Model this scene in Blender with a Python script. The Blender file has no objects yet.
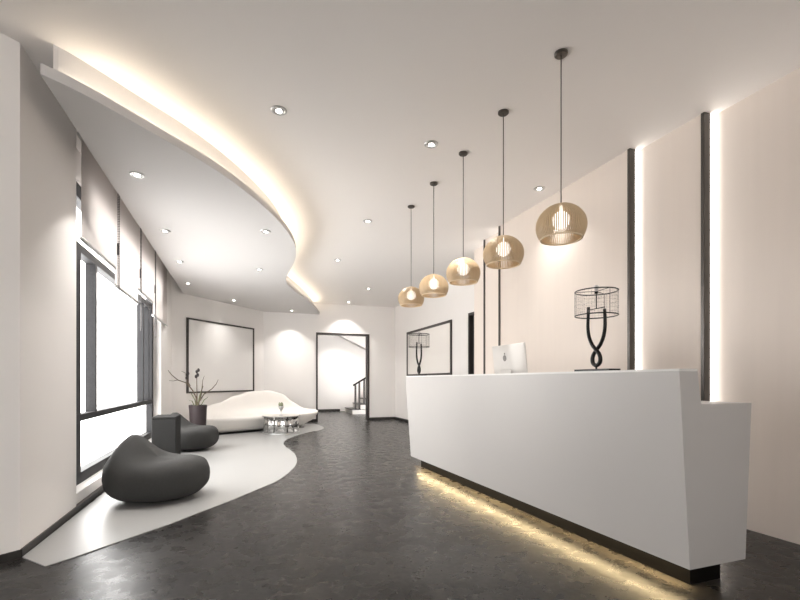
import bpy, bmesh, math, random
from mathutils import Vector, Matrix
random.seed(7)
C = bpy.context.scene.collection
PI = math.pi

# ------------------------------------------------------------------ camera
F = 444.0; HX, HY = 400.0, 381.0; CAMZ = 1.1
PSI = math.atan(160.0 / F); cs, sn = math.cos(PSI), math.sin(PSI)
CEIL = CAMZ + 2.107       # main ceiling
DROP = CAMZ + 1.80        # underside of the dropped ceiling

def to_world(a, b):       # camera-plane coordinates (right, forward) -> room X, Y
    return (a * cs + b * sn, -a * sn + b * cs)
def at_z(px, py, z):      # room point seen at a pixel, at height z
    b = F * (z - CAMZ) / (HY - py); a = (px - HX) / F * b
    x, y = to_world(a, b); return Vector((x, y, z))
def y_on_x(px, X):
    k = (px - HX) / F; return X * (cs - k * sn) / (sn + k * cs)
def x_on_y(px, Y):
    k = (px - HX) / F; return Y * (sn + k * cs) / (cs - k * sn)
def z_at(py, X, Y):
    return CAMZ + (HY - py) / F * (X * sn + Y * cs)
def on_line(px, A, B):
    k = (px - HX) / F; dx, dy = sn + k * cs, cs - k * sn     # ray direction in plan
    ex, ey = B[0] - A[0], B[1] - A[1]
    t = (A[0] * dy - A[1] * dx) / (ey * dx - ex * dy)
    return (A[0] + ex * t, A[1] + ey * t)

cam = bpy.data.cameras.new('camera'); cam.sensor_width = 36; cam.lens = F / 800 * 36
cam.shift_y = (HY - 300) / 800; cam.clip_start = 0.05
co = bpy.data.objects.new('camera', cam); C.objects.link(co)
co.location = (0, 0, CAMZ); co.rotation_euler = (PI / 2, 0, -PSI)
bpy.context.scene.camera = co

# ------------------------------------------------------------------ materials
def mat(name, col, rough=0.6, metal=0.0, noise=None, bump=None, emit=None, spec=None, coat=0, trans=0):
    m = bpy.data.materials.new(name); m.use_nodes = True
    nt = m.node_tree; p = nt.nodes['Principled BSDF']
    p.inputs['Base Color'].default_value = (*col, 1)
    p.inputs['Roughness'].default_value = rough; p.inputs['Metallic'].default_value = metal
    if spec is not None: p.inputs['Specular IOR Level'].default_value = spec
    if coat: p.inputs['Coat Weight'].default_value = coat
    if emit:
        p.inputs['Emission Color'].default_value = (*emit[0], 1); p.inputs['Emission Strength'].default_value = emit[1]
    tc = nt.nodes.new('ShaderNodeTexCoord')
    if noise:                                     # (scale, amount, (sx,sy,sz))
        mp = nt.nodes.new('ShaderNodeMapping'); mp.inputs['Scale'].default_value = noise[2]
        nz = nt.nodes.new('ShaderNodeTexNoise'); nz.inputs['Scale'].default_value = noise[0]; nz.inputs['Detail'].default_value = 6
        nt.links.new(tc.outputs['Object'], mp.inputs[0]); nt.links.new(mp.outputs[0], nz.inputs['Vector'])
        mx = nt.nodes.new('ShaderNodeMix'); mx.data_type = 'RGBA'
        a = noise[1]
        mx.inputs[6].default_value = (*[c * (1 - a) for c in col], 1); mx.inputs[7].default_value = (*[min(1, c * (1 + a)) for c in col], 1)
        nt.links.new(nz.outputs[0], mx.inputs[0]); nt.links.new(mx.outputs[2], p.inputs['Base Color'])
    if bump:                                      # (scale, strength)
        nb = nt.nodes.new('ShaderNodeTexNoise'); nb.inputs['Scale'].default_value = bump[0]; nb.inputs['Detail'].default_value = 4
        bp = nt.nodes.new('ShaderNodeBump'); bp.inputs['Strength'].default_value = bump[1]; bp.inputs['Distance'].default_value = 0.01
        nt.links.new(tc.outputs['Object'], nb.inputs['Vector']); nt.links.new(nb.outputs[0], bp.inputs['Height'])
        nt.links.new(bp.outputs[0], p.inputs['Normal'])
    return m

M = {}
M['wall'] = mat('warm_white_plaster', (.87, .845, .825), .65, noise=(3, .015, (1, 1, 1)))
M['panel'] = mat('beige_wall_panel', (.73, .655, .595), .5, noise=(2.2, .035, (6, 6, .35)))
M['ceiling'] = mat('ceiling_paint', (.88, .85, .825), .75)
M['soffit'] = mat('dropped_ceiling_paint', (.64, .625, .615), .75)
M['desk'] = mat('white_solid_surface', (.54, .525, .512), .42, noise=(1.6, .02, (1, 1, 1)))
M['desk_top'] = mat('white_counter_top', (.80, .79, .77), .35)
M['plinth'] = mat('black_plinth', (.004, .0035, .003), .6, spec=.12)
M['dark_metal'] = mat('dark_bronze_metal', (.10, .088, .078), .38, .8)
M['post'] = mat('smoked_steel_post', (.085, .078, .072), .35, .6)
M['frame_dark'] = mat('dark_frame', (.055, .048, .045), .45, .3)
M['baseboard'] = mat('dark_skirting', (.035, .032, .03), .45)
M['window_frame'] = mat('charcoal_speckled_frame', (.028, .028, .030), .6, 0, spec=.2, noise=(90, .6, (1, 1, 1)))
M['black'] = mat('black_metal', (.008, .0075, .007), .35, .5)
M['wire'] = mat('fine_grey_wire', (.34, .31, .29), .4, .3)
M['chrome'] = mat('chrome', (.58, .58, .57), .06, 1)
M['silver'] = mat('brushed_silver', (.62, .62, .62), .3, .8)
M['bead'] = mat('grey_chain', (.07, .065, .065), .5, 0)
M['bag'] = mat('charcoal_knit_fabric', (.034, .034, .033), .85, noise=(140, .45, (1, 1, 1)), bump=(220, .35))
M['cube'] = mat('charcoal_upholstery', (.02, .02, .0195), .85, spec=.2, noise=(160, .3, (1, 1, 1)), bump=(200, .2))
M['sofa'] = mat('ivory_upholstery', (.83, .80, .76), .6)
M['rug'] = mat('pale_grey_smooth_rug', (.34, .34, .335), .36, noise=(1.2, .04, (1, 1, 1)))
M['canvas'] = mat('white_canvas', (.80, .785, .77), .5)
M['mirror'] = mat('pale_glazed_print', (.86, .83, .79), .25)
M['vase'] = mat('plum_brown_ceramic', (.045, .034, .036), .5, spec=.2)
M['twig'] = mat('brown_twig', (.10, .07, .045), .7)
M['stalk'] = mat('green_stalk', (.13, .14, .07), .6)
M['bud'] = mat('dark_bud', (.02, .014, .016), .6)
M['leaf'] = mat('green_leaf', (.24, .26, .16), .5)
M['wood'] = mat('pale_gold_wood', (.64, .49, .31), .45, noise=(40, .12, (1, 1, .15)))
M['rim'] = mat('light_wood_rim', (.80, .66, .46), .4)
M['plastic'] = mat('white_plastic', (.66, .645, .625), .5, spec=.3)
M['logo'] = mat('grey_logo', (.20, .19, .18), .4)
M['screen'] = mat('off_screen', (.01, .01, .012), .15)
M['door_dark'] = mat('dark_green_grey_door', (.045, .05, .047), .3)
M['globe'] = mat('lit_opal_globe', (.9, .88, .85), .3, emit=((1, .94, .86), .6))
M['lamp_on'] = mat('lit_bulb', (1, 1, 1), .3, emit=((1, .95, .88), 6))
M['cove_led'] = mat('warm_cove_led', (1, 1, 1), .3, emit=((1, .87, .70), 5.6))
M['strip_led'] = mat('white_wall_led', (1, 1, 1), .3, emit=((1, .96, .91), 2.3))
M['gold_led'] = mat('gold_desk_led', (1, 1, 1), .3, emit=((1, .76, .42), 13))
M['step'] = mat('white_stair_stone', (.78, .76, .73), .5)

# floor: dark polished concrete
def floor_mat():
    m = bpy.data.materials.new('dark_polished_concrete'); m.use_nodes = True
    nt = m.node_tree; p = nt.nodes['Principled BSDF']
    tc = nt.nodes.new('ShaderNodeTexCoord')
    def nz(scale, det, dist=0.0):
        n = nt.nodes.new('ShaderNodeTexNoise'); n.inputs['Scale'].default_value = scale; n.inputs['Detail'].default_value = det
        n.inputs['Distortion'].default_value = dist
        nt.links.new(tc.outputs['Object'], n.inputs['Vector']); return n
    def ramp(src, stops):
        r = nt.nodes.new('ShaderNodeValToRGB'); e = r.color_ramp.elements
        e[0].position, e[0].color = stops[0][0], (*stops[0][1], 1); e[1].position, e[1].color = stops[-1][0], (*stops[-1][1], 1)
        for s in stops[1:-1]:
            q = e.new(s[0]); q.color = (*s[1], 1)
        nt.links.new(src.outputs[0], r.inputs[0]); return r
    big = ramp(nz(1.3, 8, .6), [(.3, (.013, .012, .0115)), (.5, (.022, .0205, .0195)), (.72, (.038, .036, .034))])
    fine = ramp(nz(34, 10, .3), [(.35, (.72, .72, .72)), (.65, (1.2, 1.18, 1.15))])
    mx = nt.nodes.new('ShaderNodeMix'); mx.data_type = 'RGBA'; mx.blend_type = 'MULTIPLY'; mx.inputs[0].default_value = 1
    nt.links.new(big.outputs[0], mx.inputs[6]); nt.links.new(fine.outputs[0], mx.inputs[7])
    nt.links.new(mx.outputs[2], p.inputs['Base Color'])
    ro = ramp(nz(9, 10, .1), [(.3, (.23, .23, .23)), (.7, (.34, .34, .34))])
    nt.links.new(ro.outputs[0], p.inputs['Roughness'])
    b = nt.nodes.new('ShaderNodeBump'); b.inputs['Strength'].default_value = .12; b.inputs['Distance'].default_value = .0015
    nt.links.new(nz(90, 8, 0).outputs[0], b.inputs['Height']); nt.links.new(b.outputs[0], p.inputs['Normal'])
    p.inputs['Specular IOR Level'].default_value = .22
    return m
M['floor'] = floor_mat()

def mix_mat(name, base, trans_fac, col=(1, 1, 1), kind='glass'):
    m = bpy.data.materials.new(name); m.use_nodes = True
    nt = m.node_tree; nt.nodes.clear(); out = nt.nodes.new('ShaderNodeOutputMaterial')
    mx = nt.nodes.new('ShaderNodeMixShader'); tr = nt.nodes.new('ShaderNodeBsdfTransparent')
    if kind == 'glass':
        g = nt.nodes.new('ShaderNodeBsdfGlossy'); g.inputs['Roughness'].default_value = .02
        mx.inputs[0].default_value = .06
        nt.links.new(tr.outputs[0], mx.inputs[1]); nt.links.new(g.outputs[0], mx.inputs[2])
    else:                                        # thin woven fabric: part reflects, part lets light through
        d = nt.nodes.new('ShaderNodeBsdfDiffuse'); d.inputs[0].default_value = (*base, 1)
        t = nt.nodes.new('ShaderNodeBsdfTranslucent'); t.inputs[0].default_value = (*base, 1)
        m2 = nt.nodes.new('ShaderNodeMixShader'); m2.inputs[0].default_value = .5
        nt.links.new(d.outputs[0], m2.inputs[1]); nt.links.new(t.outputs[0], m2.inputs[2])
        mx.inputs[0].default_value = 1 - trans_fac
        nt.links.new(tr.outputs[0], mx.inputs[1]); nt.links.new(m2.outputs[0], mx.inputs[2])
    nt.links.new(mx.outputs[0], out.inputs[0])
    return m
M['glass'] = mix_mat('window_glass', None, 0, kind='glass')
M['blind'] = mix_mat('sheer_blind_fabric', (.70, .665, .645), .08, kind='fabric')
M['table_glass'] = mix_mat('clear_table_glass', None, 0, kind='glass')

# ------------------------------------------------------------------ mesh building
class MB:
    def __init__(s): s.v = []; s.f = []
    def add(s, vs, fs):
        n = len(s.v); s.v += [tuple(v) for v in vs]; s.f += [tuple(i + n for i in f) for f in fs]
    def box(s, x0, x1, y0, y1, z0, z1):
        s.prism([(x0, y0), (x1, y0), (x1, y1), (x0, y1)], z0, z1); return s
    def prism(s, pl, z0, z1):
        n = len(pl)
        if sum(pl[i][0] * pl[(i + 1) % n][1] - pl[(i + 1) % n][0] * pl[i][1] for i in range(n)) < 0: pl = pl[::-1]
        s.add([(p[0], p[1], z0) for p in pl] + [(p[0], p[1], z1) for p in pl],
              [tuple(range(n))[::-1], tuple(range(n, 2 * n))] + [(i, (i + 1) % n, (i + 1) % n + n, i + n) for i in range(n)]); return s
    def loft(s, rings, close=True, caps=True):
        n = len(rings[0]); vs = [p for r in rings for p in r]; fs = []
        for j in range(len(rings) - 1):
            for i in range(n if close else n - 1):
                k = (i + 1) % n
                fs.append((j * n + i, j * n + k, (j + 1) * n + k, (j + 1) * n + i))
        if caps: fs += [tuple(range(n))[::-1], tuple(range((len(rings) - 1) * n, len(rings) * n))]
        s.add(vs, fs); return s
    def lathe(s, prof, c=(0, 0), seg=32):
        rings = [[(c[0] + r * math.cos(2 * PI * i / seg), c[1] + r * math.sin(2 * PI * i / seg), z) for i in range(seg)] for r, z in prof]
        s.loft(rings); return s
    def tube(s, path, r, seg=8, flat=1.0, closed=False):
        path = [Vector(p) for p in path]; rings = []; n = len(path)
        rr = r if isinstance(r, (list, tuple)) else [r] * n
        up = None
        for i in range(n):
            if closed: t = path[(i + 1) % n] - path[(i - 1) % n]
            else: t = path[min(i + 1, n - 1)] - path[max(i - 1, 0)]
            t.normalize()
            if up is None:
                up = Vector((0, 0, 1)) if abs(t.z) < .9 else Vector((1, 0, 0))
            u = (up - t * up.dot(t)).normalized(); w = t.cross(u); up = u
            rings.append([tuple(path[i] + (u * math.cos(2 * PI * k / seg) + w * math.sin(2 * PI * k / seg) * flat) * rr[i]) for k in range(seg)])
        if closed: rings.append(rings[0]); s.loft(rings, caps=False)
        else: s.loft(rings)
        return s
    def ball(s, c, r, seg=10, rings=6, sc=(1, 1, 1)):
        pr = []
        for j in range(rings + 1):
            a = -PI / 2 + PI * j / rings
            pr.append([(c[0] + r * sc[0] * max(.001, math.cos(a)) * math.cos(2 * PI * i / seg), c[1] + r * sc[1] * max(.001, math.cos(a)) * math.sin(2 * PI * i / seg), c[2] + r * sc[2] * math.sin(a)) for i in range(seg)])
        s.loft(pr); return s
    def build(s, name, m, parent=None, smooth=False, bevel=0, sub=0, loc=None):
        me = bpy.data.meshes.new(name); me.from_pydata(s.v, [], s.f)
        bm = bmesh.new(); bm.from_mesh(me); bmesh.ops.recalc_face_normals(bm, faces=bm.faces); bm.to_mesh(me); bm.free()
        me.materials.append(M[m] if isinstance(m, str) else m)
        if smooth:
            for p in me.polygons: p.use_smooth = True
            if smooth == 'auto': me.set_sharp_from_angle(angle=math.radians(35))
        o = bpy.data.objects.new(name, me); C.objects.link(o)
        if parent: o.parent = parent
        if loc: o.location = loc
        if bevel:
            b = o.modifiers.new('bevel', 'BEVEL'); b.width = bevel; b.segments = 2; b.limit_method = 'ANGLE'
        if sub:
            d = o.modifiers.new('sub', 'SUBSURF'); d.levels = sub; d.render_levels = sub
        return o

def empty(name, loc, rz=0, label=None, cat=None, group=None, kind=None, parent=None):
    o = bpy.data.objects.new(name, None); C.objects.link(o); o.empty_display_size = .1
    o.location = loc; o.rotation_euler = (0, 0, rz); tag(o, label, cat, group, kind)
    if parent: o.parent = parent
    return o
def tag(o, label=None, cat=None, group=None, kind=None):
    if label: o['label'] = label
    if cat: o['category'] = cat
    if group: o['group'] = group
    if kind: o['kind'] = kind
    return o
def struct(o, label=None, cat=None): return tag(o, label, cat, kind='structure')
def copy_tree(o, parent=None):
    kids = list(o.children)
    c = o.copy(); C.objects.link(c); c.parent = parent
    for ch in kids: copy_tree(ch, c)
    return c

# ------------------------------------------------------------------ room shell
XW = -1.29                         # left wall
XWIN = -1.41                       # room-side plane of the window frame
XA, XB, XC, XD, XE, XF = 3.54, 3.43, 3.33, 3.44, 3.56, 4.18
YD = 12.02                         # wall with the doorway
DG0 = (XW, y_on_x(0, 1) * 0 + 10.1 - (-1.11 - XW) * 1.1415)      # the diagonal wall
DG1 = (.572, YD)
YC = 3.47                          # placeholder, replaced below
p0 = at_z(19.5, 557.6, 0); YC = p0.y          # outer corner of the near left wall
YW0 = y_on_x(76.3, XW)             # where the pier ends and the window bay starts
YBACK = -3.2
XL = -3.6
OUT = -1.75

fl = MB().prism([(XL - .3, YBACK - .3), (6.6, YBACK - .3), (6.6, 16.3), (OUT, 16.3), (OUT, YW0 - .2), (XL - .3, YC - .4)], -.2, 0)
struct(fl.build('floor', 'floor'), 'dark mottled polished concrete floor')
ce = MB().prism([(XL - .3, YBACK - .3), (6.6, YBACK - .3), (6.6, 16.3), (OUT, 16.3), (OUT, YW0 - .2), (XL - .3, YC - .4)], CEIL, CEIL + .2)
struct(ce.build('ceiling', 'ceiling'), 'warm white main ceiling')

# left wall: pier, apron under the window, lintel above, end pier
near = (XW - 1.9, YC - 1.55)
pier = MB().prism([(XW, YC), (XW, YW0), (OUT, YW0), (near[0] - .15, near[1] + .2), near], 0, CEIL)
struct(pier.build('wall_left', 'wall'), 'white left wall pier beside the window')
struct(MB().prism([near, (near[0] - .15, near[1] + .2), (near[0] - .2, YBACK), (near[0], YBACK)], 0, CEIL).build('wall_left_rear', 'wall'), 'white wall behind the camera on the left')
YW1 = 8.66
bay = MB()
bay.box(OUT, XW - .02, YW0, YW1, 0, .14)                # apron
bay.box(OUT, XWIN + .02, YW0, YW1, 2.93, CEIL)
bay.box(OUT, XW, YW1, DG0[1] + .3, 0, CEIL)
struct(bay.build('wall_left_bay', 'wall'), 'white wall around the tall window')
# diagonal wall and doorway wall
def wall_seg(A, B, th, z0, z1, side=1):
    d = Vector((B[0] - A[0], B[1] - A[1])).normalized(); n = Vector((-d.y, d.x)) * th * side
    return [A, B, (B[0] + n.x, B[1] + n.y), (A[0] + n.x, A[1] + n.y)]
struct(MB().prism(wall_seg(DG0, DG1, .2, 0, 0), 0, CEIL).build('wall_diagonal', 'wall'), 'white angled wall carrying the framed picture')
DX0, DX1 = x_on_y(316.0, YD), x_on_y(369.2, YD); DZ = 2.41
bw = MB().box(DG1[0] - .12, DX0, YD, YD + .2, 0, CEIL).box(DX1, XF, YD, YD + .2, 0, CEIL).box(DX0, DX1, YD, YD + .2, DZ, CEIL)
struct(bw.build('wall_back', 'wall'), 'white end wall around the doorway')
# right wall in stepped panels
YAB = y_on_x(702, XB); YBC = y_on_x(628.5, XC); YCD = y_on_x(500.5, XC); YDE = y_on_x(485.3, XD); YEF = y_on_x(474.2, XE)
RW = 4.5
for nm, x, ya, yb, lb in (('wall_right', XA, YBACK, YAB, 'nearest beige wall panel to the right of the desk'),
                      ('wall_right', XB, YAB, YBC, 'beige wall panel behind the near end of the desk'),
                      ('wall_right', XC, YBC, YCD, 'wide beige wall panel behind the table lamp and the computer'),
                      ('wall_right', XD, YCD, YDE, 'narrow beige wall panel between the two thin far strips'),
                      ('wall_right', XE, YDE, YEF, 'last pale wall panel before the recessed far wall')):
    o = MB().box(x, RW, ya, yb, 0, CEIL).build(nm, 'panel'); struct(o, lb)
# far recessed part with the dark door opening
YO0, YO1 = 6.85, y_on_x(467.8, XF); ZO = 2.42
fw = MB().box(XF, RW, YEF, YO0, 0, CEIL).box(XF, RW, YO1, YD + .2, 0, CEIL).box(XF, RW, YO0, YO1, ZO, CEIL)
struct(fw.build('wall_right_far', 'wall'), 'recessed white wall with the framed panel')
RX0, RX1, RZ0, RZ1 = -2.7, .1, 1.0, 2.95  # opening for an unseen window, added to bring fill daylight from behind
rw = MB().box(near[0] - .3, RX0, YBACK - .2, YBACK, 0, CEIL).box(RX1, RW, YBACK - .2, YBACK, 0, CEIL).box(RX0, RX1, YBACK - .2, YBACK, 0, RZ0).box(RX0, RX1, YBACK - .2, YBACK, RZ1, CEIL)
struct(rw.build('wall_rear', 'wall'), 'white wall behind the camera around the added fill window')
w2 = empty('window_fill', (RX0, YBACK, RZ0), kind='structure'); tag(w2, 'wide window added behind the camera for fill daylight')
q = MB()
for k in range(5):
    x = (RX1 - RX0 - .06) * k / 4; q.box(x, x + .06, -.12, -.04, 0, RZ1 - RZ0)
q.box(.06, RX1 - RX0 - .06, -.12, -.04, 0, .06).box(.06, RX1 - RX0 - .06, -.12, -.04, RZ1 - RZ0 - .06, RZ1 - RZ0)
q.build('window_frame', 'window_frame', w2)
MB().box(.06, RX1 - RX0 - .06, -.085, -.075, .06, RZ1 - RZ0 - .06).build('pane', 'glass', w2)

# side door in the recessed wall
d2 = empty('door_2', (XF + .1, (YO0 + YO1) / 2, 0), kind='structure'); tag(d2, 'tall narrow dark door beside the framed panel')
MB().box(.0, .04, -(YO1 - YO0) / 2 + .04, (YO1 - YO0) / 2 - .04, 0, ZO - .05).build('door_leaf', 'door_dark', d2)
h = (YO1 - YO0) / 2
MB().box(-.09, .06, -h, -h + .04, 0, ZO).box(-.09, .06, h - .04, h, 0, ZO).box(-.09, .06, -h + .04, h - .04, ZO - .05, ZO).build('door_frame', 'frame_dark', d2)

# doorway trim
t = .045
dr = MB().box(DX0, DX0 + t, YD - .02, YD + .22, 0, DZ).box(DX1 - t, DX1, YD - .02, YD + .22, 0, DZ).box(DX0 + t, DX1 - t, YD - .02, YD + .22, DZ - t, DZ)
struct(dr.build('door_1', 'frame_dark'), 'dark metal lining of the open doorway')

# hallway behind the doorway
HYB = 15.84
struct(MB().box(.6, 6.6, HYB, HYB + .2, 0, CEIL).build('wall_hall_back', 'wall'), 'white hallway wall seen through the doorway')
struct(MB().box(.6, .8, YD + .2, HYB, 0, CEIL).build('wall_hall_left', 'wall'), 'white left wall of the hallway')
struct(MB().box(6.2, 6.4, YD + .2, HYB, 0, CEIL).build('wall_hall_right', 'wall'), 'white right wall of the hallway')
struct(MB().box(.8, 3.4, HYB - .015, HYB, 0, .09).build('baseboard_hall', 'baseboard'), 'dark skirting in the hallway')
# stair in the hallway
SY = 14.35
st = empty('staircase', (3.5, SY, 0), label='white staircase with black railing seen through the doorway', cat='staircase')
sx0 = x_on_y(352.5, SY) - 3.5
mb = MB(); tr = MB()
for i in range(6):
    mb.box(sx0 + i * .28, sx0 + 2.0, 0, 1.1, .165 * i, .165 * i + .14)
    tr.box(sx0 + i * .28 - .015, sx0 + (i + 1) * .28, -.01, 1.1, .165 * i + .14, .165 * (i + 1))
mb.build('stair_body', 'step', st); tr.build('tread', 'frame_dark', st)
hx0, hx1 = x_on_y(353.5, SY) - 3.5, 1.35
hz0 = z_at(385.5, hx0 + 3.5, SY); slope = .165 / .28
MB().tube([(hx0, .04, hz0), (hx1, .04, hz0 + (hx1 - hx0) * slope)], .03, 8, ).build('handrail', 'black', st, smooth=True)
for px in (355.7, 359.6, 364.5):
    x = x_on_y(px, SY) - 3.5; k = max(0, int((x - sx0) / .28))
    MB().box(x - .028, x + .028, .015, .065, .165 * (k + 1), hz0 + (x - hx0) * slope).build('post', 'frame_dark', st)
sf = MB()
A0 = (x_on_y(340, 15.55), z_at(335.5, x_on_y(340, 15.55), 15.55)); A1 = (x_on_y(366, 15.55), z_at(348.5, x_on_y(366, 15.55), 15.55))
sl = (A1[1] - A0[1]) / (A1[0] - A0[0]); xa = A0[0] - (CEIL - A0[1]) / -sl if sl else A0[0]
xe = 6.0; ze = A0[1] + sl * (xe - A0[0])
sf.loft([[(xa, y, CEIL), (xe, y, max(1.2, ze)), (xe, y, CEIL)] for y in (15.55, HYB - .001)])
struct(sf.build('trim_stair_soffit', 'wall'), 'sloping white underside of the upper stair flight')

# baseboards
def bb(name, A, B, h, th=.012, off=0, label=None):
    d = Vector((B[0] - A[0], B[1] - A[1])).normalized(); n = Vector((d.y, -d.x))
    pl = [A, B, (B[0] + n.x * th, B[1] + n.y * th), (A[0] + n.x * th, A[1] + n.y * th)]
    struct(MB().prism(pl, 0, h).build(name, 'baseboard'), label)
bb('baseboard_left', (XW, YC), (XW, YW0), .05, label='dark skirting at the foot of the left wall')
bb('baseboard_left_bay', (XW - .02, YW0), (XW - .02, YW1), .05, .032, label='dark skirting below the window')
bb('baseboard_left_near', near, (XW, YC), .05, label='dark skirting at the left edge of the room')
bb('baseboard_left_far', (XW, YW1), DG0, .05, label='dark skirting past the window')
bb('baseboard_diagonal', DG0, DG1, .06, label='dark skirting behind the sofa')
bb('baseboard_back', DG1, (DX0, YD), .075, label='dark skirting left of the doorway')
bb('baseboard_back_right', (DX1, YD), (XF, YD), .075, label='dark skirting right of the doorway')
bb('baseboard_right_far', (XF, YD), (XF, YO1), .075, label='dark skirting on the recessed wall')

# ------------------------------------------------------------------ dropped ceiling with the curved cove
lip_px = [(46.7, 76), (62, 83.5), (80, 92), (100, 103), (120, 114.2), (140, 126), (156.7, 135.4), (173.3, 144.6), (190, 154), (206.7, 164),
          (223, 174.5), (240, 186.8), (255, 198.5), (270, 212), (281.7, 223.7), (291.7, 236.5), (297, 248.3), (296.7, 257.5),
          (292.7, 267), (286.5, 275.5), (284.5, 281), (288, 286.5), (297, 293), (307, 300), (315, 307), (320, 314.6)]
lip = [at_z(x, y, DROP) for x, y in lip_px]
lip = [(p.x, p.y) for p in lip]
lip[0] = (-1.10, lip[0][1] - .01)
lip[-1] = (x_on_y(319.5, YD), YD)
def catmull(P, n=5):
    out = []
    for i in range(len(P) - 1):
        a = P[max(i - 1, 0)]; b = P[i]; c = P[i + 1]; d = P[min(i + 2, len(P) - 1)]
        for k in range(n):
            t = k / n
            out.append(tuple(.5 * ((2 * b[j]) + (-a[j] + c[j]) * t + (2 * a[j] - 5 * b[j] + 4 * c[j] - d[j]) * t * t + (-a[j] + 3 * b[j] - 3 * c[j] + d[j]) * t ** 3) for j in range(len(b))))
    out.append(tuple(P[-1])); return out
def smooth_pts(P, it=2):
    for _ in range(it):
        P = [P[0]] + [tuple((P[i - 1][j] + 2 * P[i][j] + P[i + 1][j]) / 4 for j in range(len(P[0]))) for i in range(1, len(P) - 1)] + [P[-1]]
    return P
lipc = smooth_pts(catmull(smooth_pts(lip, 1), 5), 4)
def offset(P, d):
    out = []
    for i, p in enumerate(P):
        a = P[max(i - 1, 0)]; b = P[min(i + 1, len(P) - 1)]
        t = Vector((b[0] - a[0], b[1] - a[1])).normalized()
        out.append((p[0] - t.y * d, p[1] + t.x * d))
    return out
back_edge = [(DG1[0], YD), (-1.10, DG0[1] + (-1.10 - XW) * (DG1[1] - DG0[1]) / (DG1[0] - DG0[0]))]
ris = smooth_pts(offset(lipc, .15), 6)
ris = [p for p in ris if p[0] > -1.10 and p[1] < YD]
ris[0] = (-1.10, ris[0][1] - .0)
ris.append((ris[-1][0], YD))
led = smooth_pts(offset(lipc, .105), 6)
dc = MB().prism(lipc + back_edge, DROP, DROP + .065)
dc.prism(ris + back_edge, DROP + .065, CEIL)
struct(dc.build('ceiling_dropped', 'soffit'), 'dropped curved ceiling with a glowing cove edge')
lm = MB(); rr = [q for q in led if q[0] > -1.02 and q[1] < YD - .03]
lf = offset(rr, .012); lb_ = offset(rr, -.012)
lm.loft([[(*lf[i], DROP + .068), (*lb_[i], DROP + .068), (*lb_[i], DROP + .076), (*lf[i], DROP + .076)] for i in range(len(rr))])
tag(lm.build('cove_light_strip', 'cove_led'), 'warm light strip hidden on the curved lip of the dropped ceiling', 'light strip')

# ------------------------------------------------------------------ window
wz0, wz1 = .14, 2.93
w1 = empty('window_1', (XWIN, YW0, wz0), kind='structure'); tag(w1, 'tall window with charcoal frame and bright panes')
def lb(x0, x1, y0, y1, z0, z1, mb=None):     # box in window coordinates (local to the empty)
    mb = mb or MB(); return mb.box(x0, x1, y0 - YW0, y1 - YW0, z0 - wz0, z1 - wz0)
GX = -.09
fr = MB()
ys_end = YW1
lb(GX, 0, YW0 + .001, 4.955, wz0, 2.39, fr)
lb(GX, 0, YW0 + .001, 4.70, 2.39, wz1, fr)
lb(GX, 0, 4.70, 4.955, 2.80, wz1, fr)
lb(GX, 0, ys_end - .12, ys_end, wz0, wz1, fr)
lb(GX, 0, 4.955, ys_end - .12, wz0, wz0 + .10, fr)
lb(GX, 0, 4.955, ys_end - .12, 2.80, wz1, fr)
fr.build('window_frame', 'window_frame', w1)
tr_ = MB(); lb(GX, 0, 4.955, ys_end - .12, .722, .785, tr_); tr_.build('transom', 'window_frame', w1)
tr_ = MB(); lb(GX, 0, 4.955, ys_end - .12, 2.31, 2.39, tr_); tr_.build('transom', 'window_frame', w1)
for y in (5.40, 7.83, 8.25):
    q = MB(); lb(GX, 0, y, y + .06, .785, 2.31, q); q.build('mullion', 'window_frame', w1)
q = MB(); lb(-.065, -.055, 4.955, ys_end - .12, wz0 + .1, 2.8, q); lb(-.065, -.055, 4.70, 4.955, 2.39, 2.8, q); q.build('pane', 'glass', w1)
q = MB(); lb(.001, .035, 4.0 if False else YW0 + .001, 8.55, .752, .766, q)

# roller blinds
blinds = [(4.42, 5.483, 2.30, 'first roller blind beside the left pier, pulled down to mid height'),
          (5.49, 6.613, 2.12, 'long roller blind over the widest bright pane'),
          (6.62, 7.675, 2.30, 'short roller blind ending at the top of the dark mullions'),
          (7.682, 9.07, 2.11, 'farthest roller blind, hanging past the end of the window')]
XBL = -1.255
for y0, y1, z, lab in blinds:
    r = empty('roller_blind', (XBL, (y0 + y1) / 2, z), label=lab, cat='blind', group='roller blinds over the window')
    hw = (y1 - y0) / 2
    MB().box(-.0012, .0012, -hw, hw, .0, CEIL - z - .045).build('fabric', 'blind', r)
    MB().tube([(0, -hw, 0), (0, hw, 0)], .017, 10).build('bottom_bar', 'silver', r, smooth=True)
    MB().tube([(0, -hw, CEIL - z - .035), (0, hw, CEIL - z - .035)], .032, 12).build('roller', 'plastic', r, smooth=True)
for y, lab in ((5.485, 'bead chain beside the first roller blind'), (6.62, 'bead chain between the second and third blinds'),
               (7.68, 'bead chain between the third and farthest blinds')):
    c = MB(); zt, zb = 3.14, 1.79
    n = 76
    pts = []
    for k in range(n): pts.append((y - .028, zt - (zt - zb) * k / (n - 1)))
    for k in range(1, 6):
        a = PI * k / 6; pts.append((y - .028 * math.cos(a), zb - .028 * math.sin(a)))
    for k in range(n): pts.append((y + .028, zb + (zt - zb) * k / (n - 1)))
    for (yy, zz) in pts: c.ball((XBL + .035, yy, zz), .0068, 6, 4)
    c.tube([(XBL + .035, a, b) for a, b in pts], .0015, 4)
    c.tube([(XBL + .035, y - .028, 2.44), (XBL + .035, y - .028, 2.56)], .011, 8)
    tag(c.build('blind_chain', 'bead', smooth=True), lab, 'chain', 'bead chains of the blinds')

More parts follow.
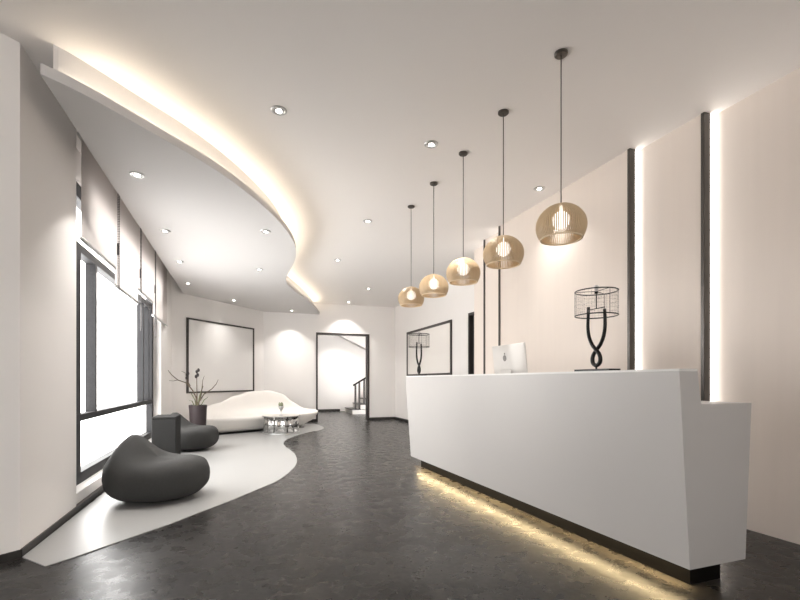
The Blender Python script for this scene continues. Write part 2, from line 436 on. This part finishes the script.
# ------------------------------------------------------------------ wall posts and light strips
posts = [(XB - .015, XB + .056, YAB - .028, YAB, 'tall dark metal strip at the right, nearest beyond the desk end'),
         (XC - .015, XC + .052, YBC - .028, YBC, 'tall dark metal strip just right of the near table lamp'),
         (XC - .018, XC + .052, YCD, YCD + .028, 'thin dark metal strip on the wall above the computer'),
         (XD - .018, XD + .052, YDE, YDE + .028, 'thinnest dark metal strip, farthest along the panelled wall')]
for x0, x1, y0, y1, lab in posts:
    near_side = y1 - y0 > 0 and lab[:4] == 'tall'
    yy0, yy1 = (y0, y1) if near_side else (y0, y1)
    tag(MB().box(x0, x1, yy0, yy1, 0, CEIL).build('metal_strip', 'post', bevel=.002), lab, 'wall strip', 'dark metal strips between the wall panels')
for x0, x1, y0, y1, lab in ((XB + .059, XA - .004, YAB - .012, YAB - .002, 'vertical light strip glowing behind the rightmost dark metal strip'),
                            (XC + .055, XB - .004, YBC - .012, YBC - .002, 'vertical light strip glowing behind the metal strip near the table lamp'),
                            (XC + .055, XD - .004, YCD + .002, YCD + .012, 'vertical light strip behind the thin strip above the computer'),
                            (XD + .055, XE - .004, YDE + .002, YDE + .012, 'vertical light strip behind the farthest thin strip')):
    tag(MB().box(x0, x1, y0, y1, .02, CEIL - .01).build('wall_light_strip', 'strip_led'), lab, 'light strip', 'light strips behind the metal strips')

# ------------------------------------------------------------------ framed panel (far right) and picture (diagonal wall)
ya, yb = y_on_x(452.3, XF), y_on_x(407.6, XF)
za, zb_ = 1.22, 2.385
fp = empty('wall_panel', (XF, (ya + yb) / 2, za), label='large pale glazed panel in a thin black frame on the recessed wall behind the far table lamp', cat='framed panel')
hw = (yb - ya) / 2; hh = zb_ - za; t = .055
MB().box(-.03, -.002, -hw, -hw + t, 0, hh).box(-.03, -.002, hw - t, hw, 0, hh).box(-.03, -.002, -hw + t, hw - t, 0, t).box(-.03, -.002, -hw + t, hw - t, hh - t, hh).build('frame', 'frame_dark', fp)
MB().box(-.015, -.002, -hw + t, hw - t, t, hh - t).build('print', 'mirror', fp)

A = on_line(186.2, DG0, DG1); B = on_line(253.2, DG0, DG1)
z1 = (z_at(317.7, *A) + z_at(328.2, *B)) / 2; z0 = (z_at(392.7, *A) + z_at(391.9, *B)) / 2
ang = math.atan2(B[1] - A[1], B[0] - A[0]); hw = math.hypot(B[0] - A[0], B[1] - A[1]) / 2; hh = z1 - z0; t = .035
pc = empty('framed_picture', ((A[0] + B[0]) / 2, (A[1] + B[1]) / 2, z0), ang, 'square blank white picture in a thin dark frame above the sofa', 'picture')
MB().box(-hw, -hw + t, -.035, -.002, 0, hh).box(hw - t, hw, -.035, -.002, 0, hh).box(-hw + t, hw - t, -.035, -.002, 0, t).box(-hw + t, hw - t, -.035, -.002, hh - t, hh).build('frame', 'frame_dark', pc)
MB().box(-hw + t, hw - t, -.018, -.002, t, hh - t).build('canvas', 'canvas', pc)

# ------------------------------------------------------------------ reception desk
ZB = .13
rd = empty('reception_desk', (2.2, 3.5, 0), label='long white angular reception desk on a recessed black plinth with golden underglow', cat='desk')
def sec(y, dx, dy=0):
    return [(x + dx - 2.2, y - 3.5 + dy, z) for x, z in ((2.172, ZB), (2.098, 1.150), (2.226, 1.150), (2.252, .98), (2.642, .98), (2.592, ZB))]
Y0, Y1 = 1.639, 5.35
DXF = -.095
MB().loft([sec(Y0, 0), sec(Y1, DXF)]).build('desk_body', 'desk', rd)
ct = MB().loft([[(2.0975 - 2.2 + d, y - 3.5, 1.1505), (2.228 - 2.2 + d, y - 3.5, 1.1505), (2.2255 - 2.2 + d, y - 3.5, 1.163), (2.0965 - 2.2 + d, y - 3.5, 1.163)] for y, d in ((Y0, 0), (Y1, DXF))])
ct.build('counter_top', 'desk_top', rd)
MB().loft([[(2.285 - 2.2 + d, y - 3.5, 0), (2.285 - 2.2 + d, y - 3.5, ZB), (2.52 - 2.2 + d, y - 3.5, ZB), (2.52 - 2.2 + d, y - 3.5, 0)] for y, d in ((Y0 + .085, 0), (Y1 - .07, DXF))]).build('plinth', 'plinth', rd)
MB().loft([[(2.245 - 2.2 + d, y - 3.5, ZB - .006), (2.270 - 2.2 + d, y - 3.5, ZB - .006), (2.270 - 2.2 + d, y - 3.5, ZB - .0005), (2.245 - 2.2 + d, y - 3.5, ZB - .0005)] for y, d in ((Y0 + .06, 0), (Y1 - .04, DXF))]).build('light_strip', 'gold_led', rd)

# ------------------------------------------------------------------ table lamps
def make_lamp():
    r = empty('table_lamp', (0, 0, 0))
    MB().box(-.045, .045, -.15, .15, 0, .013).build('base', 'black', r, bevel=.002)
    zc, zb2, zt = .140, .036, .40
    P = [(-.067, zt - .012), (-.069, .34), (-.068, .28), (-.056, .222), (-.030, .172), (0, zc), (.026, .112), (.037, .082), (.030, .052), (0, zb2),
         (-.030, .052), (-.037, .082), (-.026, .112), (0, zc), (.030, .172), (.056, .222), (.068, .28), (.069, .34), (.067, zt + .02)]
    P = catmull(P, 5); n = len(P)
    path = [(.006 * math.sin(2 * PI * i / n), p[0], p[1]) for i, p in enumerate(P)]
    rad = [.0095 + .0035 * math.sin(PI * i / (n - 1)) for i in range(n)]
    st = MB().tube(path, rad, 8); st.tube([(0, 0, .012), (0, 0, .04)], .006, 8)
    st.build('stem', 'black', r, smooth=True)
    zs0, zs1, R = .355, .510, .128
    sh = MB()
    def ring(z, R, rr): sh.tube([(R * math.cos(2 * PI * k / 40), R * math.sin(2 * PI * k / 40), z) for k in range(40)], rr, 6, closed=True)
    ring(zs0, R, .0038); ring(zs1, R, .0038)
    for k in range(3):
        a = 2 * PI * k / 3 + .4; sh.tube([(0, 0, zs1), (R * math.cos(a), R * math.sin(a), zs1)], .0022, 5)
    for k in range(3):
        a = 2 * PI * k / 3 + .4; sh.tube([(R * math.cos(a), R * math.sin(a), zs0), (R * math.cos(a), R * math.sin(a), zs1)], .0016, 5)
    so = sh.build('lamp_shade', 'black', r, smooth=True)
    w = MB(); rnd = random.Random(3)
    for k in range(44):
        a = 2 * PI * k / 44 + rnd.uniform(-.03, .03)
        w.tube([(R * math.cos(a), R * math.sin(a), zs0), (R * math.cos(a), R * math.sin(a), zs1)], .0006, 4)
        for j in range(5):
            z = zs0 + (zs1 - zs0) * rnd.random(); w.ball((R * math.cos(a), R * math.sin(a), z), .0028 * rnd.uniform(.6, 1), 5, 4)
    for k in range(6):
        z = zs0 + (zs1 - zs0) * (k + .7) / 6.6
        w.tube([(R * math.cos(2 * PI * j / 32), R * math.sin(2 * PI * j / 32), z) for j in range(32)], .0006, 4, closed=True)
    w.build('wire_mesh', 'wire', so)
    f = MB().ball((0, 0, .535), .016, 12, 8).tube([(0, 0, .505), (0, 0, .53)], .006, 8); f.build('finial', 'plastic', r, smooth=True)
    b = MB().tube([(0, 0, .40), (0, 0, .508)], .0035, 6); b.lathe([(.001, .496), (.012, .496), (.012, .508), (.001, .508)], seg=12)
    b.tube([(0, -.067, .40), (0, .067, .40)], .003, 6); b.build('socket', 'black', r, smooth=True)
    return r
ZT = 1.163
l1 = make_lamp(); tag(l1, 'nearer and larger black looped table lamp with drum wire shade on the counter', 'lamp', 'looped table lamps on the counter')
def desk_dx(y): return DXF * (y - Y0) / (Y1 - Y0)
l1.location = (2.160 + desk_dx(2.26), 2.246, ZT)
l2 = copy_tree(l1); l2.location = (2.160 + desk_dx(5.1), 5.06, ZT)
l2['label'] = 'farther black looped table lamp, at the far end of the counter before the framed panel'

# ------------------------------------------------------------------ computer seen from behind
cx, cy = 2.43 + desk_dx(3.7), 3.56
pcm = empty('computer', (cx, cy, .9815), math.radians(0), 'white all-in-one computer seen from behind on the desk', 'computer')
hw = .265; bk = MB()
tilt = math.radians(6)
def tl(x, y, z):   # tilt back about the bottom
    return (x * math.cos(tilt) - (z - .14) * math.sin(tilt), y, .14 + x * math.sin(tilt) + (z - .14) * math.cos(tilt))
rings = []
for x, s in ((.012, 1.0), (.004, 1.0), (-.008, .93), (-.022, .75), (-.034, .45), (-.038, .15)):
    ring = []
    for (u, v) in ((-1, -1), (0, -1), (1, -1), (1, 0), (1, 1), (0, 1), (-1, 1), (-1, 0)):
        ring.append(tl(x, u * hw * s, .295 + v * .165 * s))
    rings.append(ring)
bk.loft(rings); bk.build('back_shell', 'plastic', pcm, smooth='auto')
MB().add([], []) if False else None
s_ = MB(); s_.loft([[tl(.0125, -hw + .01, .14), tl(.0125, hw - .01, .14), tl(.0125, hw - .01, .45), tl(.0125, -hw + .01, .45)],
                    [tl(.016, -hw + .01, .14), tl(.016, hw - .01, .14), tl(.016, hw - .01, .45), tl(.016, -hw + .01, .45)]]).build('screen', 'screen', pcm)
sd = MB().loft([[(-.035, y, .28) for y in (-.09, .09)] + [(-.029, y, .28) for y in (.09, -.09)],
                [(-.075, y, .06) for y in (-.09, .09)] + [(-.069, y, .06) for y in (.09, -.09)],
                [(-.085, y, .004) for y in (-.09, .09)] + [(-.079, y, .004) for y in (.09, -.09)]])
sd.box(-.085, .10, -.09, .09, 0, .006); sd.build('stand', 'plastic', pcm)
lg = MB()
def disc_on_shell(cy_, cz_, r, n=16, bite=None):
    pts = []
    for k in range(n):
        a = 2 * PI * k / n; u = cy_ + r * math.cos(a); v = cz_ + r * 1.1 * math.sin(a)
        if bite and (u - bite[0]) ** 2 + (v - bite[1]) ** 2 < bite[2] ** 2:
            d = math.hypot(u - bite[0], v - bite[1]); u = bite[0] + (u - bite[0]) / d * bite[2] * -1 * -.6; v = bite[1] + (v - bite[1]) * 1
        pts.append((u, v))
    lg.loft([[tl(-.0405, u, v) for u, v in pts], [tl(-.0375, u, v) for u, v in pts]])
disc_on_shell(0, .335, .026, 24, (-.034, .338, .015))
lg.loft([[tl(x, u, v) for u, v in ((0, .367), (.004, .378), (-.008, .386), (-.012, .376))] for x in (-.0405, -.0365)])
lg.build('logo', 'logo', pcm)

# ------------------------------------------------------------------ pendants
def make_pendant():
    r = empty('pendant_lamp', (0, 0, CEIL))
    zt = 2.232 - CEIL; zo = 2.012 - CEIL
    MB().lathe([(.001, -.001), (.042, -.001), (.042, -.012), (.036, -.018), (.006, -.020), (.001, -.020)], seg=28).build('canopy', 'dark_metal', r, smooth='auto')
    MB().tube([(0, 0, -.018), (0, 0, zt)], .0035, 8).build('cord', 'dark_metal', r, smooth=True)
    prof = [(.026, 0), (.060, -.010), (.095, -.030), (.125, -.060), (.145, -.095), (.1525, -.130), (.150, -.162), (.141, -.192), (.127, -.219)]
    prof = catmull(prof, 2)
    sl = MB(); N = 72
    for k in range(N):
        a = 2 * PI * k / N; ca, sa = math.cos(a), math.sin(a)
        rings = []
        for (R, z) in prof:
            w = .0034 * min(1, R / .11 + .1); d = .0045
            rings.append([((R + e * d) * ca - f * w * sa, (R + e * d) * sa + f * w * ca, zt + z) for e, f in ((-1, -1), (1, -1), (1, 1), (-1, 1))])
        sl.loft(rings)
    sh = sl.build('lamp_shade', 'wood', r)
    MB().tube([(.127 * math.cos(2 * PI * k / 48), .127 * math.sin(2 * PI * k / 48), zt - .2195) for k in range(48)], .0055, 8, closed=True).build('rim', 'rim', sh, smooth=True)
    MB().lathe([(.001, .006), (.012, .006), (.030, .001), (.030, -.006), (.001, -.006)], seg=24).build('cap', 'wood', sh, smooth='auto', loc=(0, 0, zt))
    MB().tube([(0, 0, zt), (0, 0, zt - .05)], .008, 8).ball((0, 0, zt - .10), .056, 20, 14).build('globe', 'globe', r, smooth=True)
    return r
pend_names = ['nearest slatted pale wood pendant lamp over the desk, largest in view', 'second slatted wood pendant from the near end, in front of the thin wall strips',
              'middle one of the five slatted wood pendants', 'fourth slatted wood pendant, overlapping the farthest one', 'farthest and smallest slatted wood pendant lamp']
pend = []
p0_ = make_pendant()
for i in range(5):
    p = p0_ if i == 0 else copy_tree(p0_)
    p.location = (1.94, 2.332 + .664 * i, CEIL); tag(p, pend_names[i], 'pendant lamp', 'slatted pendant lamps over the desk'); pend.append(p)

# ------------------------------------------------------------------ downlights
def make_down():
    r = empty('downlight', (0, 0, 0))
    MB().lathe([(.040, -.0005), (.062, -.0005), (.062, -.004), (.056, -.009), (.044, -.009), (.040, -.005)], seg=32).build('trim_ring', 'silver', r, smooth='auto')
    MB().lathe([(.024, -.001), (.040, -.001), (.040, -.003), (.030, -.006), (.024, -.006)], seg=24).build('baffle', 'dark_metal', r, smooth='auto')
    MB().lathe([(.001, -.001), (.024, -.001), (.024, -.010), (.015, -.013), (.001, -.014)], seg=20).build('bulb', 'lamp_on', r, smooth='auto')
    return r
dl0 = make_down()
downs = [  # x, y, z, power factor, label
    (-.844, 4.42, DROP, .62, 'downlight nearest the left pier, in the dropped ceiling'),
    (-.846, 5.96, DROP, .24, 'downlight in the dropped ceiling, second from the left pier along the window'),
    (-.860, 7.42, DROP, .24, 'third downlight along the window in the dropped ceiling'),
    (-.900, 9.00, DROP, .3, 'last downlight along the window before the angled wall'),
    (.288, 5.57, DROP, .22, 'downlight near the curved edge of the dropped ceiling'),
    (.294, 7.50, DROP, .22, 'farther downlight near the inner side of the dropped ceiling'),
    (.285, 3.57, CEIL, 1.0, 'downlight in the main ceiling nearest the camera, beside the glowing cove'),
    (1.60, 3.62, CEIL, 1.0, 'downlight in the main ceiling left of the pendant row'),
    (3.08, 4.05, CEIL, .42, 'downlight close to the beige panelled wall, right of the nearest pendant cord'),
    (1.58, 5.64, CEIL, 1.0, 'downlight in the middle of the main ceiling'),
    (1.60, 7.64, CEIL, 1.0, 'faint downlight farther back in the main ceiling beside the cove'),
    (2.75, 9.75, CEIL, 1.0, 'faint farthest downlight in the main ceiling'),
]
def back_of(px, dist, A=DG0, B=DG1):
    p = on_line(px, A, B); d = Vector((B[0] - A[0], B[1] - A[1])).normalized(); return (p[0] + d.y * dist, p[1] - d.x * dist)
q = back_of(218, .45)
downs += [(q[0], q[1], DROP, .42, 'downlight in the dropped ceiling washing the framed picture'),
          (1.24, YD - .45, DROP, .7, 'downlight washing the wall between picture and doorway'),
          (2.72, YD - .42, CEIL, 1.0, 'downlight washing the wall above the doorway')]
q = on_line(337, (0, HYB), (5, HYB))
downs += [(q[0] - .05, HYB - 1.0, CEIL, 1.9, 'hallway downlight seen through the doorway washing the hallway wall')]
POW = 10.0
for i, (x, y, z, k, lab) in enumerate(downs):
    d = dl0 if i == 0 else copy_tree(dl0)
    d.location = (x, y, z); tag(d, lab, 'downlight', 'recessed ceiling downlights')
    L = bpy.data.lights.new('downlight_beam', 'SPOT'); L.energy = POW * k * 4; L.color = (1, .955, .91)
    L.spot_size = math.radians(98); L.spot_blend = .22; L.shadow_soft_size = .03
    L.use_nodes = True; nt = L.node_tree; em = nt.nodes['Emission']         # reflector lamp: strongest along its axis
    tcn = nt.nodes.new('ShaderNodeTexCoord'); sp = nt.nodes.new('ShaderNodeSeparateXYZ'); ab = nt.nodes.new('ShaderNodeMath'); ab.operation = 'ABSOLUTE'
    pw = nt.nodes.new('ShaderNodeMath'); pw.operation = 'POWER'; pw.inputs[1].default_value = 4.0
    ml = nt.nodes.new('ShaderNodeMath'); ml.operation = 'MULTIPLY'; ml.inputs[1].default_value = 1.5
    nt.links.new(tcn.outputs['Normal'], sp.inputs[0]); nt.links.new(sp.outputs[2], ab.inputs[0]); nt.links.new(ab.outputs[0], pw.inputs[0])
    nt.links.new(pw.outputs[0], ml.inputs[0]); nt.links.new(ml.outputs[0], em.inputs['Strength'])
    lo = bpy.data.objects.new('downlight_beam', L); C.objects.link(lo); lo.location = (x, y, z - .02)
    bpy.data.objects  # light points straight down by default

# golden strip light below the desk
L = bpy.data.lights.new('desk_glow', 'AREA'); L.shape = 'RECTANGLE'; L.size = 3.6; L.size_y = .012; L.energy = 3; L.color = (1, .72, .34); L.spread = math.radians(70)
lo = bpy.data.objects.new('desk_glow', L); C.objects.link(lo)
lo.location = (2.235 + DXF / 2, (Y0 + Y1) / 2 + .01, ZB - .012)
lo.rotation_euler = (0, 0, PI / 2 - math.atan2(DXF, Y1 - Y0)); 

# ------------------------------------------------------------------ rug
rug_px = [(45, 566), (74, 557), (107, 545.5), (140, 534), (172, 523), (200, 512), (232, 500), (258, 489), (278.8, 480), (292.7, 469), (297, 461), (294.5, 453.4),
          (286.5, 447.3), (283.5, 443.7), (285.5, 440.5), (291, 437.6), (305, 433), (320.8, 429.8), (323.4, 427), (315.5, 424)]
RZ = .006
rp = [at_z(x, y, RZ) for x, y in rug_px]; rp = [(p.x, p.y) for p in rp]
tip = at_z(20.5, 558.2, RZ)
rc = smooth_pts(catmull(rp, 6), 2)
dd = (Vector(DG1) - Vector(DG0)).normalized()
rug_pl = [(XW + .016, tip.y + .02)] + rc + [(1.2, 11.6), (.62, YD - .10), (DG1[0] - dd.x * .12 + dd.y * .03, DG1[1] - dd.y * .12 - dd.x * .03),
          (DG0[0] + dd.x * .10 + dd.y * .03, DG0[1] + dd.y * .10 - dd.x * .03)]
tag(MB().prism(rug_pl, .0005, RZ).build('rug', 'rug'), 'pale smooth rug with a wavy edge covering the lounge floor beside the window', 'rug')

# ------------------------------------------------------------------ bean bags
def make_bag(name, seed=0):
    nu, nv = 48, 26; mb = MB(); rings = []
    a_, b_ = .447, .42
    for j in range(nv + 1):
        phi = -PI / 2 + PI * j / nv
        cr = max(0.0, math.cos(phi)); sr = math.sin(phi); ring = []
        cc = cr ** .56
        for i in range(nu):
            th = 2 * PI * i / nu
            ux, uy = cc * math.cos(th), cc * math.sin(th)
            T = .395 + .215 * math.exp(-((ux + .52) / .33) ** 2 - (uy / .75) ** 2) - .035 * math.exp(-((ux - .15) / .35) ** 2) * (1 - uy * uy)
            zc = .21
            if sr >= 0: z = zc + (T - zc) * abs(sr) ** .64
            else: z = zc - zc * abs(sr) ** .62
            sc = 1 - .10 * max(0, -sr)
            x = a_ * ux * sc ; y = b_ * uy * sc
            wr = .004 * math.sin(9 * th + 5 * phi) * cr
            ring.append((x + wr * math.cos(th), y + wr * math.sin(th), z))
        rings.append(ring)
    mb.loft(rings)
    o = mb.build(name, 'bag', smooth=True)
    return o
c1 = at_z(158.5, 381 + F * (CAMZ - RZ) / 4.17, RZ)
b1 = make_bag('bean_bag'); b1.location = (c1.x, c1.y, RZ); b1.rotation_euler = (0, 0, -PSI + math.radians(4))
tag(b1, 'large charcoal bean bag chair in front, on the rug below the window', 'bean bag', 'charcoal bean bag chairs')
s1 = MB(); pts = []
c2 = at_z(189, 381 + F * (CAMZ - RZ) / 7.1, RZ)
b2 = b1.copy(); C.objects.link(b2); b2.location = (c2.x, c2.y, RZ); b2.rotation_euler = (0, 0, -PSI + math.radians(2))
b2['label'] = 'charcoal bean bag chair farther back, half behind the dark cube'

cb = empty('cube_seat', (-.962, 6.935, RZ), label='upright dark charcoal cube beside the farther bean bag', cat='cube seat')
MB().box(-.148, .148, -.26, .26, .02, .585).build('body', 'cube', cb, bevel=.012)
MB().box(-.15, .15, -.262, .262, .588, .61).build('top', 'cube', cb, bevel=.006)
MB().box(-.13, .13, -.24, .24, 0, .02).build('foot', 'black', cb)

# ------------------------------------------------------------------ vase with branches
cv = at_z(198, 381 + F * (CAMZ - RZ) / 8.2, RZ)
vs = MB().lathe([(.001, 0), (.125, 0), (.132, .01), (.150, .55), (.157, .64), (.157, .65), (.146, .65), (.140, .56), (.001, .55)], seg=36)
vo = tag(vs.build('vase', 'vase', smooth='auto', loc=(cv.x, cv.y, RZ)), 'tall dark plum floor vase behind the farther bean bag', 'vase')
right = Vector((cs, -sn, 0)); dep = Vector((sn, cs, 0))
def pv(px, py, d=0):      # point in the vase's facing plane
    k = 8.2 / F; return tuple(right * ((px - 198) * k) + dep * d + Vector((0, 0, CAMZ - (py - HY) * k - RZ)))
br = empty('branches', (cv.x, cv.y, RZ), label='bare flowering branches with dark buds standing in the floor vase', cat='branches')
tw = MB()
tw.tube([pv(197.5, 409.4), pv(197, 404), pv(196.5, 398), pv(193, 390, -.03), pv(188, 383, -.05), pv(180, 380, -.08), pv(174.5, 375, -.1), pv(171, 370.5, -.1)], [.016, .014, .012, .010, .009, .007, .006, .004], 6)
tw.tube([pv(191, 386, -.03), pv(187, 380, .0), pv(186.5, 374, .03), pv(180, 371, .05)], [.009, .007, .005, .003], 6)
tw.tube([pv(180, 380, -.08), pv(176, 381, -.1), pv(172.5, 380.5, -.12)], [.006, .005, .003], 5)
tw.tube([pv(197.5, 409.4), pv(199, 402), pv(203, 394, .05), pv(210, 389, .08), pv(214, 384, .1), pv(216, 379.5, .1)], [.014, .012, .009, .007, .006, .004], 6)
tw.tube([pv(197, 404), pv(196, 394, .04), pv(195.5, 384, .05), pv(195.5, 372, .05), pv(196.5, 370, .05)], [.012, .009, .007, .005, .003], 6)
tw.tube([pv(200, 399, .02), pv(203, 388, -.04), pv(204, 380, -.05), pv(205.5, 376, -.05)], [.009, .007, .005, .003], 6)
tw.build('twigs', 'twig', br, smooth=True)
sk = MB()
sk.tube([pv(197.5, 409.4), pv(198.5, 402), pv(200, 395), pv(203, 386)], [.014, .013, .010, .006], 6)
sk.tube([pv(197, 409.4), pv(195, 400), pv(191, 393)], [.013, .010, .005], 6)
sk.tube([pv(199, 409.4), pv(204, 400), pv(208, 397)], [.010, .008, .004], 6)
sk.tube([pv(196, 409.4), pv(192, 401), pv(189, 400.5)], [.010, .008, .004], 6)
sk.build('stalks', 'stalk', br, smooth=True)
for cl in (((187, 375, 0), (186.5, 378, .01), (188, 373.5, 0)), ((195.5, 371.5, .05), (194.8, 376.5, .05), (196.5, 375, .05), (197.2, 370, .05))):
    bd = MB()
    for px, py, d in cl: bd.ball(pv(px, py, d), .032, 8, 6, (.75, .75, 1.1))
    bd.build('bud_cluster', 'bud', br, smooth=True)

# ------------------------------------------------------------------ sofa
SA = Vector((-.88, 9.63)); SBp = Vector((1.87, 11.00))
sv = SBp - SA; SL = sv.length; sang = math.atan2(sv.y, sv.x)
so = empty('sofa', ((SA.x + SBp.x) / 2, (SA.y + SBp.y) / 2, RZ), sang, 'long sculpted ivory sofa with a flowing back against the angled wall', 'sofa')
def interp(T, x):
    for i in range(len(T) - 1):
        if x <= T[i + 1][0]:
            t = (x - T[i][0]) / (T[i + 1][0] - T[i][0]); t = max(0, t); t = t * t * (3 - 2 * t)
            return T[i][1] * (1 - t) + T[i + 1][1] * t
    return T[-1][1]
HB = [(0, .42), (.10, .50), (.25, .62), (.40, .78), (.52, .87), (.66, .88), (.76, .80), (.85, .58), (.93, .42), (1, .385)]
ns = 34; rings = []
for i in range(ns + 1):
    u = i / ns; x = (u - .5) * SL
    e = abs(2 * u - 1); wd = (1 - e ** 3.2) ** .6 if e < 1 else 0
    wd = max(wd, .06); W = .50 * wd; mid = .12 + .10 * math.sin(PI * u)
    hb = interp(HB, u); zb = interp([(0, .27), (.10, .06), (.16, 0), (.80, 0), (.88, .10), (1, .30)], u)
    st_ = .355 + .02 * (u > .9) * (u - .9) * 10
    f = mid - W; b = mid + W * .95
    r_ = [(f + .16 * wd, zb), (f + .10 * wd, zb + (st_ - zb) * .35), (f + .01, st_ - .085 * wd), (f, st_ - .04 * wd), (f + .03 * wd, st_ - .004), (f + .12 * wd, st_),
          (f + W * .9, st_ - .012 * wd), (b - W * .50, st_ + .02), (b - W * .34, st_ + (hb - st_) * .45 + .01), (b - W * .20, hb - .015), (b - W * .08, hb), (b - .0, hb - .05 * wd),
          (b - .0, st_ - .02), (b - .03 * wd, zb + (st_ - zb) * .3), (b - .12 * wd, zb)]
    rings.append([(x, y, max(z, zb)) for y, z in r_])
MB().loft(rings).build('seat_and_back', 'sofa', so, smooth=True, sub=1)
MB().loft([[(( u - .5) * SL, y, z) for y, z in ((-.12, .0), (-.12, .012), (.42, .012), (.42, .0))] for u in (.15, .82)]).build('plinth', 'black', so)

# ------------------------------------------------------------------ coffee table
TZ = 9.38
c3 = at_z(281.3, 381 + F * (CAMZ - RZ) / TZ, RZ)
tb = empty('coffee_table', (c3.x, c3.y, RZ), 0, 'round chrome coffee table with folded mirror sides in front of the sofa', 'table')
def wavy(R, amp, n, z, seg=120): return [((R + amp * math.cos(n * 2 * PI * k / seg)) * math.cos(2 * PI * k / seg), (R + amp * math.cos(n * 2 * PI * k / seg)) * math.sin(2 * PI * k / seg), z) for k in range(seg)]
MB().loft([wavy(.345, .020, 13, .02), wavy(.345, .020, 13, .352)]).build('drum', 'chrome', tb, smooth=True)
MB().lathe([(.001, 0), (.385, 0), (.388, .008), (.385, .02), (.001, .02)], seg=56).build('base_plate', 'silver', tb, smooth='auto')
MB().lathe([(.001, .354), (.395, .354), (.400, .364), (.395, .374), (.001, .374)], seg=56).build('table_top', 'chrome', tb, smooth='auto')
fx = empty('flower_glass', (c3.x - .005, c3.y, RZ + .3745), label='small footed glass holding a green bud on the coffee table', cat='vase')
MB().lathe([(.001, 0), (.045, 0), (.045, .006), (.008, .012), (.007, .07), (.022, .10), (.050, .15), (.058, .19), (.054, .19), (.045, .15), (.018, .105), (.001, .10)], seg=20).build('goblet', 'silver', fx, smooth=True)
lv = MB()
for k in range(9):
    a = 2 * PI * k / 9; r1 = .045 if k % 2 else .03
    lv.ball((r1 * .8 * math.cos(a), r1 * .8 * math.sin(a), .205 + .01 * (k % 3)), .036, 8, 6, (.6, .6, 1.3))
lv.build('bud', 'leaf', fx, smooth=True)

# ------------------------------------------------------------------ daylight
w = bpy.data.worlds.new('sky'); bpy.context.scene.world = w; w.use_nodes = True
bg = w.node_tree.nodes['Background']; bg.inputs[0].default_value = (1, .985, .965, 1); bg.inputs[1].default_value = 3.7
P = bpy.data.lights.new('window_portal', 'AREA'); P.shape = 'RECTANGLE'; P.size = YW1 - YW0; P.size_y = wz1 - wz0
P.cycles.is_portal = True
po = bpy.data.objects.new('window_portal', P); C.objects.link(po); po.location = (OUT - .02, (YW0 + YW1) / 2, (wz0 + wz1) / 2)
po.rotation_euler = (PI / 2, 0, -PI / 2)

P2 = bpy.data.lights.new('fill_portal', 'AREA'); P2.shape = 'RECTANGLE'; P2.size = RX1 - RX0; P2.size_y = RZ1 - RZ0  # portal of the added fill window behind the camera
P2.cycles.is_portal = True
po = bpy.data.objects.new('fill_portal', P2); C.objects.link(po); po.location = ((RX0 + RX1) / 2, YBACK - .22, (RZ0 + RZ1) / 2)
po.rotation_euler = (PI / 2, 0, 0)

# ------------------------------------------------------------------ render settings
sc = bpy.context.scene
sc.view_settings.view_transform = 'Standard'; sc.view_settings.look = 'None'; sc.view_settings.gamma = 1
sc.view_settings.exposure = 1.72; sc.view_settings.use_curve_mapping = False
sc.cycles.use_denoising = True; sc.cycles.max_bounces = 10; sc.cycles.diffuse_bounces = 6; sc.cycles.transparent_max_bounces = 16
sc.cycles.sample_clamp_indirect = 6; sc.cycles.caustics_reflective = False; sc.cycles.caustics_refractive = False
